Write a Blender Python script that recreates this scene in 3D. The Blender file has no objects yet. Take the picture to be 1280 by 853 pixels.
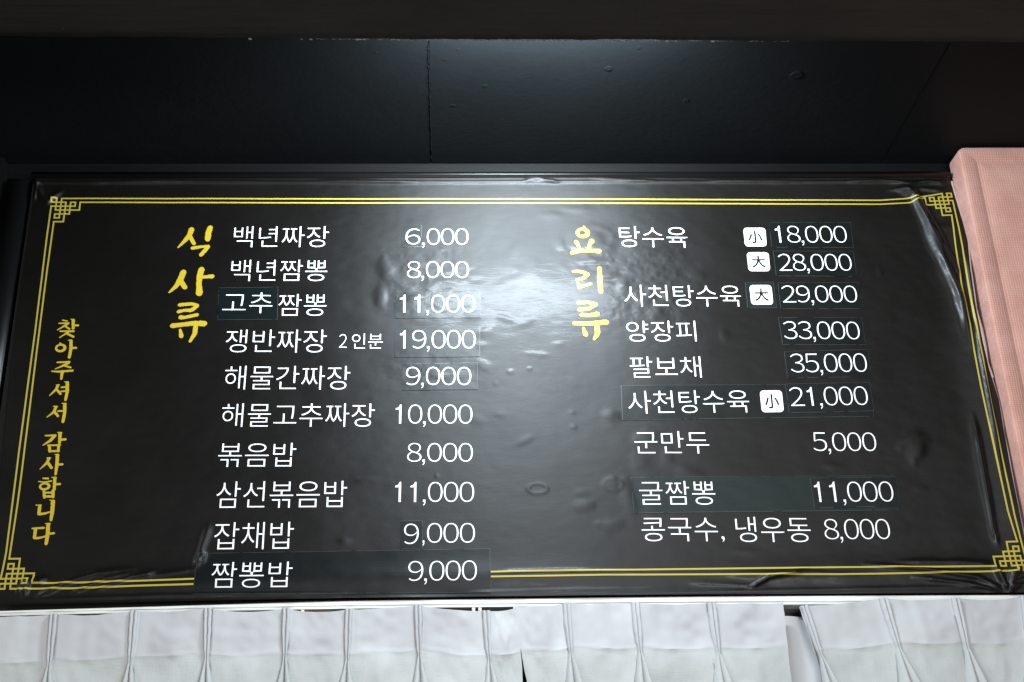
import bpy, bmesh, math, random
import numpy as np
from mathutils import Vector

random.seed(7)
rng = np.random.default_rng(11)
R = math.radians
scene = bpy.context.scene
COL = scene.collection

# ------------------------------------------------------------------ camera
FPX = 1600.0                       # focal length in pixels of a 1280 px wide frame
PITCH, YAW, ROLL = R(24.11), R(3.42), R(-1.84)
cp, sp, cy, sy = math.cos(PITCH), math.sin(PITCH), math.cos(YAW), math.sin(YAW)
fw = np.array([sy * cp, cy * cp, sp])
r0 = np.array([cy, -sy, 0.0])
u0 = np.cross(r0, fw)
rt = math.cos(ROLL) * r0 + math.sin(ROLL) * u0
up = -math.sin(ROLL) * r0 + math.cos(ROLL) * u0
cam_d = bpy.data.cameras.new('camera')
cam = bpy.data.objects.new('camera', cam_d)
COL.objects.link(cam)
cam_d.sensor_width = 36.0
cam_d.lens = FPX / 1280 * 36
cam_d.clip_end = 100
from mathutils import Matrix
cam.matrix_world = Matrix(((rt[0], up[0], -fw[0], 0), (rt[1], up[1], -fw[1], 0), (rt[2], up[2], -fw[2], 0), (0, 0, 0, 1)))
scene.camera = cam

# ------------------------------------------------------------------ light
w = bpy.data.worlds.new('World')
scene.world = w
w.use_nodes = True
w.node_tree.nodes['Background'].inputs[0].default_value = (0.85, 0.92, 1.0, 1)
w.node_tree.nodes['Background'].inputs[1].default_value = 0.05


def area_light(name, loc, target, sx, sy_, power, color, shape='RECTANGLE', spread=180):
    d = bpy.data.lights.new(name, 'AREA')
    d.shape = shape
    d.size = sx
    d.size_y = sy_
    d.energy = power
    d.color = color
    d.spread = R(spread)
    o = bpy.data.objects.new(name, d)
    COL.objects.link(o)
    o.location = loc
    o.rotation_euler = (Vector(target) - Vector(loc)).to_track_quat('-Z', 'Y').to_euler()
    return o


# cool lamp fixed under the ceiling, tucked away behind the beam: it grazes the ceiling panels
# and its glare sits on the vinyl
area_light('ceiling_lamp_light', (0.235, 2.30, 1.812), (0.23, 3.0, 1.60), 0.64, 0.095, 40, (0.82, 0.93, 1.0), 'ELLIPSE')
# added frontal fill, low and behind the camera, no actual fixture
area_light('added_front_fill', (1.2, -1.6, 0.35), (0.22, 3.0, 1.1), 1.6, 0.8, 118, (1.0, 0.985, 0.96))

# low fill added so that the lower creases of the film glint
area_light('added_low_fill', (-0.2, 0.2, -0.95), (0.1, 3.0, 0.9), 3.0, 0.16, 30, (1.0, 0.99, 0.97))
# fill added off to the left so left-facing wrinkles catch a shine
area_light('added_left_fill', (-4.2, 0.2, 2.1), (0.0, 3.0, 1.0), 0.9, 0.9, 50, (1.0, 0.98, 0.95))

scene.view_settings.view_transform = 'Standard'
scene.view_settings.look = 'None'
scene.view_settings.gamma = 1
scene.view_settings.exposure = 0

# ------------------------------------------------------------------ geometry helpers
YB = 3.0                           # plane of the menu banner


def ray(px, py):
    return fw + rt * (px - 640) / FPX - up * (py - 426.5) / FPX


LEAN, LEAN0, ZL = -0.017, 0.0255, 0.70    # the sheet leans forward a little towards its top


def at(px, py, Y=None):
    d = ray(px, py)
    if Y is None:                         # on the leaning sheet: y = YB - LEAN0 - LEAN * (z - ZL)
        k = (YB - LEAN0 + LEAN * ZL) / (d[1] + LEAN * d[2])
        return np.array([d[0] * k, d[2] * k])
    return np.array([d[0] * Y / d[1], d[2] * Y / d[1]])


def atz(px, py, Z):
    d = ray(px, py)
    return np.array([d[0] * Z / d[2], d[1] * Z / d[2]])


WLOC = {}


def tag(o, label=None, cat=None, group=None, kind=None):
    if label: o['label'] = label
    if cat: o['category'] = cat
    if group: o['group'] = group
    if kind: o['kind'] = kind
    return o


def empty(name, loc, label, cat, group=None):
    o = bpy.data.objects.new(name, None)
    o.empty_display_size = 0.1
    COL.objects.link(o)
    o.location = loc
    WLOC[o.name] = Vector(loc)
    return tag(o, label, cat, group)


def obj(name, verts, faces, mat, parent=None, smooth=True, label=None, kind=None, normals=None):
    v = np.asarray(verts, dtype=float)
    c = (v.min(0) + v.max(0)) / 2
    me = bpy.data.meshes.new(name)
    me.from_pydata((v - c).tolist(), [], faces)
    me.materials.append(mat)
    me.update()
    if smooth:
        me.polygons.foreach_set('use_smooth', [True] * len(me.polygons))
    if normals is not None:
        me.normals_split_custom_set_from_vertices(np.asarray(normals).tolist())
    o = bpy.data.objects.new(name, me)
    COL.objects.link(o)
    WLOC[o.name] = Vector(c)
    if parent:
        o.parent = parent
        o.location = Vector(c) - WLOC[parent.name]
    else:
        o.location = c
    return tag(o, label, None, None, kind)


def from_bm(name, bm, mat, parent=None, smooth=True, **k):
    bm.verts.index_update()
    v = [tuple(x.co) for x in bm.verts]
    f = [[q.index for q in p.verts] for p in bm.faces]
    bm.free()
    return obj(name, v, f, mat, parent, smooth, **k)


def box_bm(x0, x1, y0, y1, z0, z1, bev=0.0, seg=2, bm=None):
    bm = bm or bmesh.new()
    r = bmesh.ops.create_cube(bm, size=1)
    for q in r['verts']:
        q.co = Vector(((x0 + x1) / 2 + q.co.x * (x1 - x0), (y0 + y1) / 2 + q.co.y * (y1 - y0), (z0 + z1) / 2 + q.co.z * (z1 - z0)))
    if bev:
        ed = list({e for q in r['verts'] for e in q.link_edges})
        bmesh.ops.bevel(bm, geom=ed, offset=bev, segments=seg, affect='EDGES')
    return bm


# smooth value noise for geometry
_T = rng.random((64, 64))


def noise2(x, y):
    x = np.asarray(x, float); y = np.asarray(y, float)
    xi = np.floor(x).astype(int); yi = np.floor(y).astype(int)
    fx = x - xi; fy = y - yi
    fx = fx * fx * (3 - 2 * fx); fy = fy * fy * (3 - 2 * fy)
    a = _T[xi % 64, yi % 64]; b = _T[(xi + 1) % 64, yi % 64]
    c = _T[xi % 64, (yi + 1) % 64]; d = _T[(xi + 1) % 64, (yi + 1) % 64]
    return (a * (1 - fx) + b * fx) * (1 - fy) + (c * (1 - fx) + d * fx) * fy - 0.5


# ------------------------------------------------------------------ materials
def mat(name, color, rough=0.5, **kw):
    m = bpy.data.materials.new(name)
    m.use_nodes = True
    b = m.node_tree.nodes['Principled BSDF']
    b.inputs['Base Color'].default_value = (*color, 1)
    b.inputs['Roughness'].default_value = rough
    for k, v in kw.items():
        b.inputs[k].default_value = v
    return m, m.node_tree.nodes, m.node_tree.links, b


def world_coords(N, L, scale):
    g = N.new('ShaderNodeNewGeometry')
    mp = N.new('ShaderNodeMapping')
    mp.inputs['Scale'].default_value = scale
    L.new(g.outputs['Position'], mp.inputs['Vector'])
    return mp.outputs['Vector']


def noise(N, L, vec, scale, detail=4, rough=0.55, dist=0.0):
    n = N.new('ShaderNodeTexNoise')
    n.inputs['Scale'].default_value = scale
    n.inputs['Detail'].default_value = detail
    n.inputs['Roughness'].default_value = rough
    n.inputs['Distortion'].default_value = dist
    L.new(vec, n.inputs['Vector'])
    return n.outputs['Fac']


def bump(N, L, h, strength, dist, prev=None):
    b = N.new('ShaderNodeBump')
    b.inputs['Strength'].default_value = strength
    b.inputs['Distance'].default_value = dist
    L.new(h, b.inputs['Height'])
    if prev: L.new(prev, b.inputs['Normal'])
    return b.outputs['Normal']


def mixcol(N, L, fac, a, b, lo=0.35, hi=0.65):
    r = N.new('ShaderNodeValToRGB')
    r.color_ramp.elements[0].position = lo
    r.color_ramp.elements[1].position = hi
    r.color_ramp.elements[0].color = (*a, 1)
    r.color_ramp.elements[1].color = (*b, 1)
    L.new(fac, r.inputs['Fac'])
    return r.outputs['Color']


def vinyl(name, color, rough=0.50, relief=1.0, gloss=0.74):
    """printed plastic film: matte colour under a satin surface with a little sharp shine"""
    m = bpy.data.materials.new(name)
    m.use_nodes = True
    N, L = m.node_tree.nodes, m.node_tree.links
    N.remove(N['Principled BSDF'])
    out = N['Material Output']
    v = world_coords(N, L, (1, 1, 3.4))          # ripples run along the sheet
    n1 = noise(N, L, v, 30, 5, 0.62, 0.6)
    n2 = noise(N, L, world_coords(N, L, (1, 1, 1.3)), 9, 2, 0.5)
    nr = bump(N, L, n2, 0.3 * relief, 0.006)
    nr = bump(N, L, n1, 0.24 * relief, 0.0013, nr)
    n3 = noise(N, L, world_coords(N, L, (1, 1, 6)), 75, 3, 0.6, 0.3)
    nr = bump(N, L, n3, 0.15 * relief, 0.0003, nr)
    df = N.new('ShaderNodeBsdfDiffuse'); df.inputs['Color'].default_value = (*color, 1)
    L.new(nr, df.inputs['Normal'])

    def gl(r_, dist):
        g_ = N.new('ShaderNodeBsdfGlossy'); g_.distribution = dist
        g_.inputs['Roughness'].default_value = r_
        g_.inputs['Color'].default_value = (0.95, 0.97, 1.0, 1)
        L.new(nr, g_.inputs['Normal'])
        if dist == 'BECKMANN':        # the calendered ripples of the film spread a reflection up and down
            tg = N.new('ShaderNodeCombineXYZ'); tg.inputs[0].default_value = 1.0
            L.new(tg.outputs[0], g_.inputs['Tangent'])
            g_.inputs['Anisotropy'].default_value = 0.28
        return g_

    def mix(a, b_, f):
        x = N.new('ShaderNodeMixShader')
        if isinstance(f, float): x.inputs[0].default_value = f
        else: L.new(f, x.inputs[0])
        L.new(a.outputs[0], x.inputs[1]); L.new(b_.outputs[0], x.inputs[2])
        return x
    wide = gl(rough, 'BECKMANN'); haze_ = gl(0.52, 'GGX'); sharp = gl(0.15, 'GGX')
    rr = N.new('ShaderNodeMapRange')
    rr.inputs['To Min'].default_value = rough * 0.88; rr.inputs['To Max'].default_value = rough * 1.12
    L.new(noise(N, L, world_coords(N, L, (1, 1, 1)), 6, 5), rr.inputs['Value'])
    L.new(rr.outputs['Result'], wide.inputs['Roughness'])
    sat = mix(mix(wide, haze_, 0.12), sharp, 0.09)
    fr_ = N.new('ShaderNodeFresnel'); fr_.inputs['IOR'].default_value = 1.48
    L.new(nr, fr_.inputs['Normal'])
    mu = N.new('ShaderNodeMath'); mu.operation = 'MULTIPLY'; mu.inputs[1].default_value = gloss
    L.new(fr_.outputs[0], mu.inputs[0])
    L.new(mix(df, sat, mu.outputs[0]).outputs[0], out.inputs['Surface'])
    return m


M_VINYL = vinyl('black_vinyl', (0.0045, 0.0042, 0.0037))
M_WHITE = vinyl('white_print', (0.88, 0.89, 0.90), relief=0.7)
M_YELLOW = vinyl('yellow_print', (0.50, 0.375, 0.025), relief=0.7)
M_LINE = vinyl('yellow_line_print', (0.43, 0.355, 0.05), relief=0.7)
M_STICK = vinyl('sticker_film', (0.0055, 0.0072, 0.0072), 0.44, 0.8, 0.66)
M_TEAL = vinyl('teal_sticker_film', (0.0075, 0.0135, 0.0130), 0.46, 0.8, 0.62)
M_TEALD = vinyl('dark_teal_sticker_film', (0.0042, 0.0078, 0.0085), 0.46, 0.8, 0.6)
M_RIM = vinyl('sticker_film_edge', (0.036, 0.044, 0.042), 0.42, 0.3)
M_INK = vinyl('black_ink', (0.006, 0.006, 0.006), 0.42, 0.5)
M_VEDGE = mat('white_vinyl_edge', (0.75, 0.72, 0.74), 0.35)[0]

# painted wall / soffit / bulkhead
def paint(name, a, bcol, rough, bs, bd, scale, extra=None, spec=0.5):
    m, N, L, b = mat(name, a, rough)
    v = world_coords(N, L, (1, 1, 1))
    n = noise(N, L, v, scale, 8, 0.6)
    L.new(mixcol(N, L, noise(N, L, v, 3.5, 6, 0.6), a, bcol, 0.3, 0.7), b.inputs['Base Color'])
    nr = bump(N, L, n, bs, bd)
    b.inputs['Specular IOR Level'].default_value = spec
    if extra:
        v3 = world_coords(N, L, extra)
        nr = bump(N, L, noise(N, L, v3, 7, 5, 0.65), 0.7, 0.006, nr)
    L.new(nr, b.inputs['Normal'])
    return m


M_SOFFIT = paint('satin_black_paint', (0.0056, 0.0067, 0.0077), (0.0072, 0.0085, 0.0098), 0.6, 0.5, 0.002, 45, spec=0.08)
M_BULK = paint('brown_black_paint', (0.016, 0.0135, 0.0112), (0.024, 0.0205, 0.017), 0.75, 0.5, 0.002, 30, (0.35, 4, 4), spec=0.2)
M_WALL = paint('black_wall_paint', (0.0035, 0.0037, 0.004), (0.005, 0.0052, 0.0055), 0.4, 0.3, 0.001, 80, spec=0.3)
M_FRAME = mat('black_frame_lacquer', (0.004, 0.004, 0.0042), 0.36)[0]
M_GLINT, N, L, b = mat('paint_burr_glint', (0.02, 0.02, 0.021), 0.2)
tr = N.new('ShaderNodeBsdfTranslucent'); tr.inputs['Color'].default_value = (0.9, 0.92, 0.92, 1)   # thin paint made pale and translucent to stand in for white glints
ms = N.new('ShaderNodeMixShader'); ms.inputs[0].default_value = 0.75
L.new(b.outputs[0], ms.inputs[1]); L.new(tr.outputs[0], ms.inputs[2]); L.new(ms.outputs[0], N['Material Output'].inputs['Surface'])
M_RAIL = paint('white_rail_plastic', (0.82, 0.84, 0.83), (0.76, 0.79, 0.78), 0.35, 0.05, 0.001, 40)
M_WOOD = paint('ochre_wood', (0.42, 0.27, 0.09), (0.30, 0.19, 0.06), 0.6, 0.3, 0.001, 40)
M_DARK = mat('dark_void', (0.003, 0.003, 0.003), 0.9)[0]

# upholstery
M_PINK, N, L, b = mat('pink_fabric', (0.5, 0.22, 0.17), 0.85)
v = world_coords(N, L, (1, 1, 1))
wv = N.new('ShaderNodeTexWave'); wv.wave_type = 'BANDS'; wv.bands_direction = 'Z'
wv.inputs['Scale'].default_value = 62; wv.inputs['Distortion'].default_value = 1.6
wv.inputs['Detail'].default_value = 2; wv.inputs['Detail Scale'].default_value = 3
L.new(v, wv.inputs['Vector'])
wx = N.new('ShaderNodeTexWave'); wx.wave_type = 'BANDS'; wx.bands_direction = 'X'
wx.inputs['Scale'].default_value = 48; wx.inputs['Distortion'].default_value = 2.5
wx.inputs['Detail'].default_value = 2
L.new(v, wx.inputs['Vector'])
ad = N.new('ShaderNodeMath'); ad.operation = 'MULTIPLY'
L.new(wv.outputs['Fac'], ad.inputs[0]); L.new(wx.outputs['Fac'], ad.inputs[1])
mx = N.new('ShaderNodeMath'); mx.operation = 'MULTIPLY_ADD'; mx.inputs[1].default_value = 0.55
L.new(ad.outputs[0], mx.inputs[0]); L.new(noise(N, L, v, 9, 6, 0.6), mx.inputs[2])
L.new(mixcol(N, L, mx.outputs[0], (0.43, 0.195, 0.155), (0.66, 0.385, 0.325), 0.3, 0.95), b.inputs['Base Color'])
L.new(bump(N, L, ad.outputs[0], 0.5, 0.0015), b.inputs['Normal'])
b.inputs['Sheen Weight'].default_value = 0.3

# curtain cloth, thin and slightly translucent
M_CLOTH, N, L, b = mat('grey_curtain_cloth', (0.56, 0.575, 0.60), 0.8)
v = world_coords(N, L, (1, 1, 1))
L.new(mixcol(N, L, noise(N, L, world_coords(N, L, (1, 1, 0.5)), 7, 3), (0.435, 0.44, 0.465), (0.52, 0.54, 0.56), 0.3, 0.7), b.inputs['Base Color'])
nr = bump(N, L, noise(N, L, world_coords(N, L, (1, 1, 0.15)), 420, 2), 0.25, 0.0008)
nr = bump(N, L, noise(N, L, world_coords(N, L, (0.15, 1, 1)), 420, 2), 0.25, 0.0008, nr)
nr = bump(N, L, noise(N, L, v, 9, 2), 0.2, 0.01, nr)
L.new(nr, b.inputs['Normal'])
b.inputs['Sheen Weight'].default_value = 0.2
M_CLOTH2, N, L, b = mat('grey_curtain_cloth_single_layer', (0.56, 0.575, 0.60), 0.85)
L.new(mixcol(N, L, noise(N, L, world_coords(N, L, (1, 1, 0.5)), 9, 5, 0.7), (0.425, 0.45, 0.45), (0.50, 0.525, 0.53), 0.3, 0.7), b.inputs['Base Color'])
nr = bump(N, L, noise(N, L, world_coords(N, L, (1, 1, 0.1)), 330, 2), 0.5, 0.001)
nr = bump(N, L, noise(N, L, world_coords(N, L, (0.1, 1, 1)), 330, 2), 0.5, 0.001, nr)
L.new(nr, b.inputs['Normal'])

# ------------------------------------------------------------------ the setting
YW = 3.03
ZS = float(at(640, 205, YW)[1])           # height of the soffit


def soffit_pt(px, py):
    p = atz(px, py, ZS)
    return p


eL, eR = soffit_pt(-60, 49), soffit_pt(1340, 51)
YE = float((eL[1] + eR[1]) / 2)           # front edge of the soffit

# wall behind the banner
from_bm('wall', box_bm(-2.6, 3.4, YW, YW + 0.12, -1.2, ZS + 0.02), M_WALL, smooth=False, kind='structure')
# pier at the far left, nearer than the wall
lx = float(at(12, 300, YW)[0])
from_bm('side_wall', box_bm(-2.6, lx - 0.03, YW - 0.045, YW - 0.002, -1.2, ZS - 0.004, 0.004), M_WALL, smooth=False, kind='structure')

# soffit of three butted panels
sof = bpy.data.objects.new('ceiling', None); COL.objects.link(sof); WLOC['ceiling'] = Vector((0, 0, 0)); tag(sof, kind='structure')
seamA = (soffit_pt(537, 200)[0] + soffit_pt(537, 60)[0]) / 2
seamB = (soffit_pt(1165, 100)[0] + soffit_pt(1100, 200)[0]) / 2
g = 0.0012
for (x0, x1) in ((-2.6, seamA - g), (seamA + g, seamB - g), (seamB + g, 3.4)):
    from_bm('ceiling_panel', box_bm(x0, x1, 2.0, YW - 0.003, ZS, ZS + 0.018, 0.0015, 1), M_SOFFIT, sof, smooth=False)
from_bm('ceiling_backing', box_bm(-2.6, 3.4, 2.0, YW - 0.003, ZS + 0.021, ZS + 0.06), M_WALL, sof, smooth=False)


def lump_strip(p0, p1, n, rad, jit, seed):
    """an uneven bead of dried paint between two points"""
    r = np.random.default_rng(seed)
    vs, fs = [], []
    p0 = np.array(p0, float); p1 = np.array(p1, float)
    K = 6
    for i in range(n + 1):
        t = i / n
        c = p0 + (p1 - p0) * t + r.normal(0, jit, 3)
        rr = rad * (0.35 + 1.1 * r.random() ** 2)
        d = (p1 - p0) / np.linalg.norm(p1 - p0)
        a = np.cross(d, (0, 0, 1)); a /= np.linalg.norm(a)
        b_ = np.cross(d, a)
        for k in range(K):
            th = 2 * math.pi * k / K
            vs.append(c + a * rr * math.cos(th) + b_ * rr * math.sin(th))
    for i in range(n):
        for k in range(K):
            fs.append((i * K + k, i * K + (k + 1) % K, (i + 1) * K + (k + 1) % K, (i + 1) * K + k))
    return vs, fs


vs, fs = lump_strip((seamA, YE + 0.02, ZS - 0.0003), (seamA + 0.002, YW - 0.02, ZS - 0.0003), 90, 0.0016, 0.0005, 3)
obj('seam_bead', vs, fs, M_SOFFIT, sof)
vs, fs = lump_strip((seamB, YE + 0.02, ZS), (seamB, YW - 0.02, ZS), 70, 0.0009, 0.0003, 4)
obj('seam_bead', vs, fs, M_SOFFIT, sof)


def blob(px, py, rad, h, seed, name='paint_lump', mm=None, sx=1.0):
    """little crater or drip of paint on the soffit"""
    r = np.random.default_rng(seed)
    x, y = soffit_pt(px, py)
    vs = [(x, y, ZS - h * 0.3)]; fs = []
    n = 14
    for k, (f, z) in enumerate(((0.45, -h * 0.5), (0.75, -h), (1.0, 0.0008))):
        for i in range(n):
            th = 2 * math.pi * i / n
            q = rad * f * (1 + 0.35 * r.random())
            vs.append((x + q * math.cos(th) * sx, y + q * math.sin(th), ZS + z * 0.6 * (0.5 + 1.0 * r.random()) if z < 0 else ZS + z))
    for i in range(n): fs.append((0, 1 + (i + 1) % n, 1 + i))
    for k in range(2):
        for i in range(n):
            a, b_ = 1 + k * n + i, 1 + k * n + (i + 1) % n
            fs.append((a, b_, b_ + n, a + n))
    return obj(name, vs, fs, mm or M_SOFFIT, sof)


for i, (px, py, rad, h) in enumerate(((761, 86, 0.010, 0.0022), (996, 94, 0.017, 0.004), (858, 126, 0.008, 0.0015), (566, 132, 0.006, 0.0016),
                                      (853, 75, 0.004, 0.001), (557, 75, 0.005, 0.0016), (606, 108, 0.006, 0.0012), (798, 60, 0.007, 0.0014),
                                      (470, 66, 0.004, 0.001), (208, 187, 0.004, 0.001), (25, 191, 0.005, 0.001), (572, 62, 0.004, 0.0012))):
    blob(px, py, rad, h, 20 + i)

# beam crossing in front of the ceiling panels; its underside is the strip along the top of the view
ZB = 1.70
bL, bR = atz(-60, 49, ZB), atz(1340, 51, ZB)
YBM = float((bL[1] + bR[1]) / 2)
NX, NY = 420, 40
xs = np.linspace(-2.2, 2.6, NX); ys = np.linspace(0, 0.85, NY) ** 1.0
vs = []
for k, dy in enumerate(ys):
    for x in xs:
        rag = (0.0030 * noise2(x * 37, 3.1) + 0.0018 * noise2(x * 110, 8.7)) if k == 0 else 0
        wav = 0.002 * noise2(x * 3, dy * 9) + 0.0010 * noise2(x * 7, dy * 60)
        vs.append((x, YBM - dy + rag, ZB + wav + (0.0015 if k == 0 else 0)))
fs = [(j * NX + i, (j + 1) * NX + i, (j + 1) * NX + i + 1, j * NX + i + 1) for j in range(NY - 1) for i in range(NX - 1)]
n0 = len(vs)
for x in xs: vs.append((x, YBM + 0.001, ZB + 0.5))
fs += [(i, i + 1, n0 + i + 1, n0 + i) for i in range(NX - 1)]
n1 = len(vs)
for x in xs: vs.append((x, YBM - 0.85, ZB + 0.5))
m0 = (NY - 1) * NX
fs += [(m0 + i, n1 + i, n1 + i + 1, m0 + i + 1) for i in range(NX - 1)]
beam = obj('beam', vs, fs, M_BULK, None, kind='structure')


def edge_pt(px): return float(atz(px, 50.5, ZB)[0])


px = 395.0
k = 0
while px < 1010:                                     # broken into short runs, thickened where the glints should be brightest
    run = random.uniform(5, 34)
    near = math.exp(-((px - 640) / 170) ** 2)
    vs, fs = lump_strip((edge_pt(px), YBM + 0.0022, ZB + 0.0012), (edge_pt(px + run), YBM + 0.0022, ZB + 0.0012), max(6, int(run)), 0.0004 + 0.0011 * near, 0.0005 + 0.0008 * near, 90 + k)
    obj('paint_burr', vs, fs, M_GLINT, beam)
    px += run + random.uniform(1, 6 + 26 * (1 - near)); k += 1
for i in range(60):  # drips massed where the pale glints should be brightest
    x = edge_pt(650 + random.gauss(0, 130))
    bm = bmesh.new()
    bmesh.ops.create_icosphere(bm, subdivisions=1, radius=random.uniform(0.0010, 0.0026))
    for vv in bm.verts:
        vv.co = Vector((x + vv.co.x * random.uniform(1.2, 2.8), YBM + 0.0026 + vv.co.y, ZB + 0.0006 + vv.co.z))
    from_bm('paint_drip', bm, M_GLINT, beam)
# flakes and pocks on the underside
for i, (px, py) in enumerate(((408, 6), (828, 31), (850, 30), (822, 22), (908, 20), (1238, 27), (78, 36), (180, 27), (150, 5))):
    x, y = atz(px, py, ZB)
    rr_ = random.uniform(0.0015, 0.0035)
    bm = bmesh.new()
    bmesh.ops.create_icosphere(bm, subdivisions=2, radius=rr_)
    for vv in bm.verts:
        vv.co = Vector((x + vv.co.x * random.uniform(1.0, 1.4), y + vv.co.y, ZB - 0.0006 + vv.co.z * 0.7))
    from_bm('paint_lump', bm, M_BULK, beam)

# ------------------------------------------------------------------ relief of the vinyl sheet
PXM = 1.0 / 485.0                                                    # metres per pixel near the middle


def seg_dist(u, v, a, b):
    ax, ay = a; bx, by = b
    dx, dy = bx - ax, by - ay
    t = np.clip(((u - ax) * dx + (v - ay) * dy) / (dx * dx + dy * dy), 0, 1)
    qx, qy = u - (ax + t * dx), v - (ay + t * dy)
    return np.hypot(qx, qy), t


# domes: px, py, rx, ry (pixels), height (m), tilt (deg)
DOMES = [(483, 338, 12, 22, .0016, 20), (476, 372, 9, 18, .0013, 0), (500, 352, 15, 9, .0007, 0), (520, 332, 17, 8, .0007, 15), (545, 322, 12, 7, .0006, 0),
         (560, 352, 16, 7, .0007, -10), (536, 358, 11, 6, .0006, 0), (607, 415, 12, 9, .0014, 20), (603, 432, 8, 6, .0009, 0), (606, 458, 13, 9, .0015, -10),
         (632, 398, 16, 5, .0008, -20), (655, 405, 14, 6, .0009, 15), (660, 398, 10, 5, .0006, 0), (672, 443, 17, 5, .0008, -5), (638, 465, 5, 4, .0009, 0),
         (662, 461, 4, 3, .0009, 0), (697, 430, 10, 5, .0006, 0), (763, 520, 11, 11, .0018, 0), (808, 548, 16, 12, .0014, 0), (655, 551, 17, 6, .0013, 32),
         (620, 480, 4, 4, .0007, 0), (625, 518, 10, 5, .0008, 0), (717, 534, 5, 4, .0008, 0), (715, 516, 5, 4, .0006, 0), (595, 524, 12, 8, .0009, 10),
         (730, 633, 15, 8, .0017, 8), (727, 616, 11, 6, .0010, 0), (766, 606, 12, 10, .0017, 0), (765, 657, 17, 8, .0015, 10), (748, 655, 7, 5, .0009, 0),
         (785, 622, 10, 30, .0016, 8), (858, 590, 22, 9, .0014, -20), (835, 572, 10, 16, .0010, 0), (800, 578, 14, 14, .0012, 0), (815, 640, 10, 7, .0007, 0),
         (1148, 562, 12, 20, .0030, -35), (1138, 548, 22, 8, .0020, 35), (1150, 612, 12, 6, .0009, 0), (1040, 582, 14, 5, .0008, 0), (1175, 285, 10, 7, .0008, 0),
         (820, 392, 12, 14, .0013, 20), (806, 376, 9, 9, .0010, 0), (836, 370, 14, 8, .0008, -20), (872, 345, 12, 7, .0008, 0), (780, 358, 10, 13, .0014, 0),
         (760, 345, 16, 6, .0010, 0), (740, 326, 24, 6, .0012, 0), (742, 300, 26, 22, .0015, 0), (700, 306, 8, 12, .0008, 10), (690, 270, 18, 7, .0008, 0),
         (722, 262, 22, 6, .0008, 0), (790, 300, 9, 7, .0005, 0), (835, 320, 20, 6, .0006, 10), (660, 340, 16, 25, .0012, -20), (645, 310, 8, 20, .0008, -30),
         (905, 420, 7, 10, .0007, 0), (1100, 340, 5, 10, .0005, 0), (456, 600, 16, 5, .0006, 0), (430, 677, 9, 5, .0012, 0), (546, 595, 3, 3, .0006, 0),
         (1110, 670, 30, 7, .0009, 20), (930, 690, 20, 5, .0006, 0), (560, 470, 30, 5, .0007, 0), (590, 395, 14, 6, .0008, 0), (520, 372, 20, 5, .0007, 8),
         (1175, 262, 8, 14, .0010, 0)]
RING = [(672, 611, 13, 7, .0012), (766, 606, 13, 9, .0006), (740, 300, 30, 24, .0006)]
# ridges: list of pixel points, half-width px, height m
RIDGES = [([(1122, 233), (1142, 243), (1160, 285), (1180, 330), (1198, 372), (1213, 432)], 8, .0085),
          ([(1150, 250), (1172, 292), (1190, 330), (1200, 352)], 5, .0040),
          ([(1205, 300), (1212, 360), (1222, 430), (1236, 510), (1250, 590)], 3.5, .0045),
          ([(1216, 520), (1228, 590), (1240, 660), (1246, 680)], 5, .0035),
          ([(46, 228), (52, 246), (60, 252), (78, 238)], 5, .0040), ([(47, 226), (43, 250)], 2.5, .0035),
          ([(30, 745), (36, 728), (60, 726)], 5, .0045), ([(22, 742), (34, 722)], 3.5, .003),
          ([(48, 746), (80, 730), (120, 718), (168, 712)], 4.2, .0050), ([(92, 741), (132, 724), (172, 716)], 3.8, .0042),
          ([(175, 722), (245, 712)], 4, .0018), ([(118, 738), (165, 722), (196, 715)], 3.6, .0040), ([(243, 712), (262, 655)], 5, .0022), ([(249, 704), (256, 690)], 5, .0030),
          ([(935, 736), (960, 722), (1010, 712)], 3.0, .0040), ([(1259, 738), (1250, 722), (1243, 708)], 4, .0055), ([(1262, 738), (1266, 718), (1276, 708)], 4, .0050),
          ([(1255, 738), (1220, 722), (1160, 713), (1080, 706)], 3.4, .0040), ([(1250, 740), (1210, 730), (1140, 722)], 3.2, .0036),
          ([(1240, 706), (1200, 703), (1120, 703)], 4, .0026), ([(1262, 739), (1272, 728), (1290, 722)], 4, .0040),
          ([(1090, 720), (1000, 717), (900, 719)], 4, .0016), ([(614, 716), (700, 713), (800, 716)], 3.4, .0018), ([(860, 728), (960, 734)], 3.4, .0012),
          ([(560, 742), (700, 738), (860, 736)], 3, .0016), ([(0, 752), (200, 745), (430, 742)], 3, .0016),
          ([(655, 226), (672, 224), (700, 229)], 3, .0030), ([(1125, 232), (1160, 228), (1182, 230)], 3, .0030), ([(740, 224), (820, 227)], 2.5, .0020), ([(1060, 228), (1100, 226), (1150, 231)], 2.5, .0028), ([(1110, 238), (1150, 236), (1180, 240)], 3, .0030), ([(100, 229), (240, 227)], 2.5, .0022), ([(400, 226), (520, 229)], 2.5, .0024), ([(880, 226), (1000, 228)], 2.5, .0020), ([(1150, 262), (1176, 312), (1196, 352)], 3, .0030),
          ([(150, 215 + 12), (330, 228)], 2.5, .0012)]


def to_uv(pts): return [at(*p) for p in pts]


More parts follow.
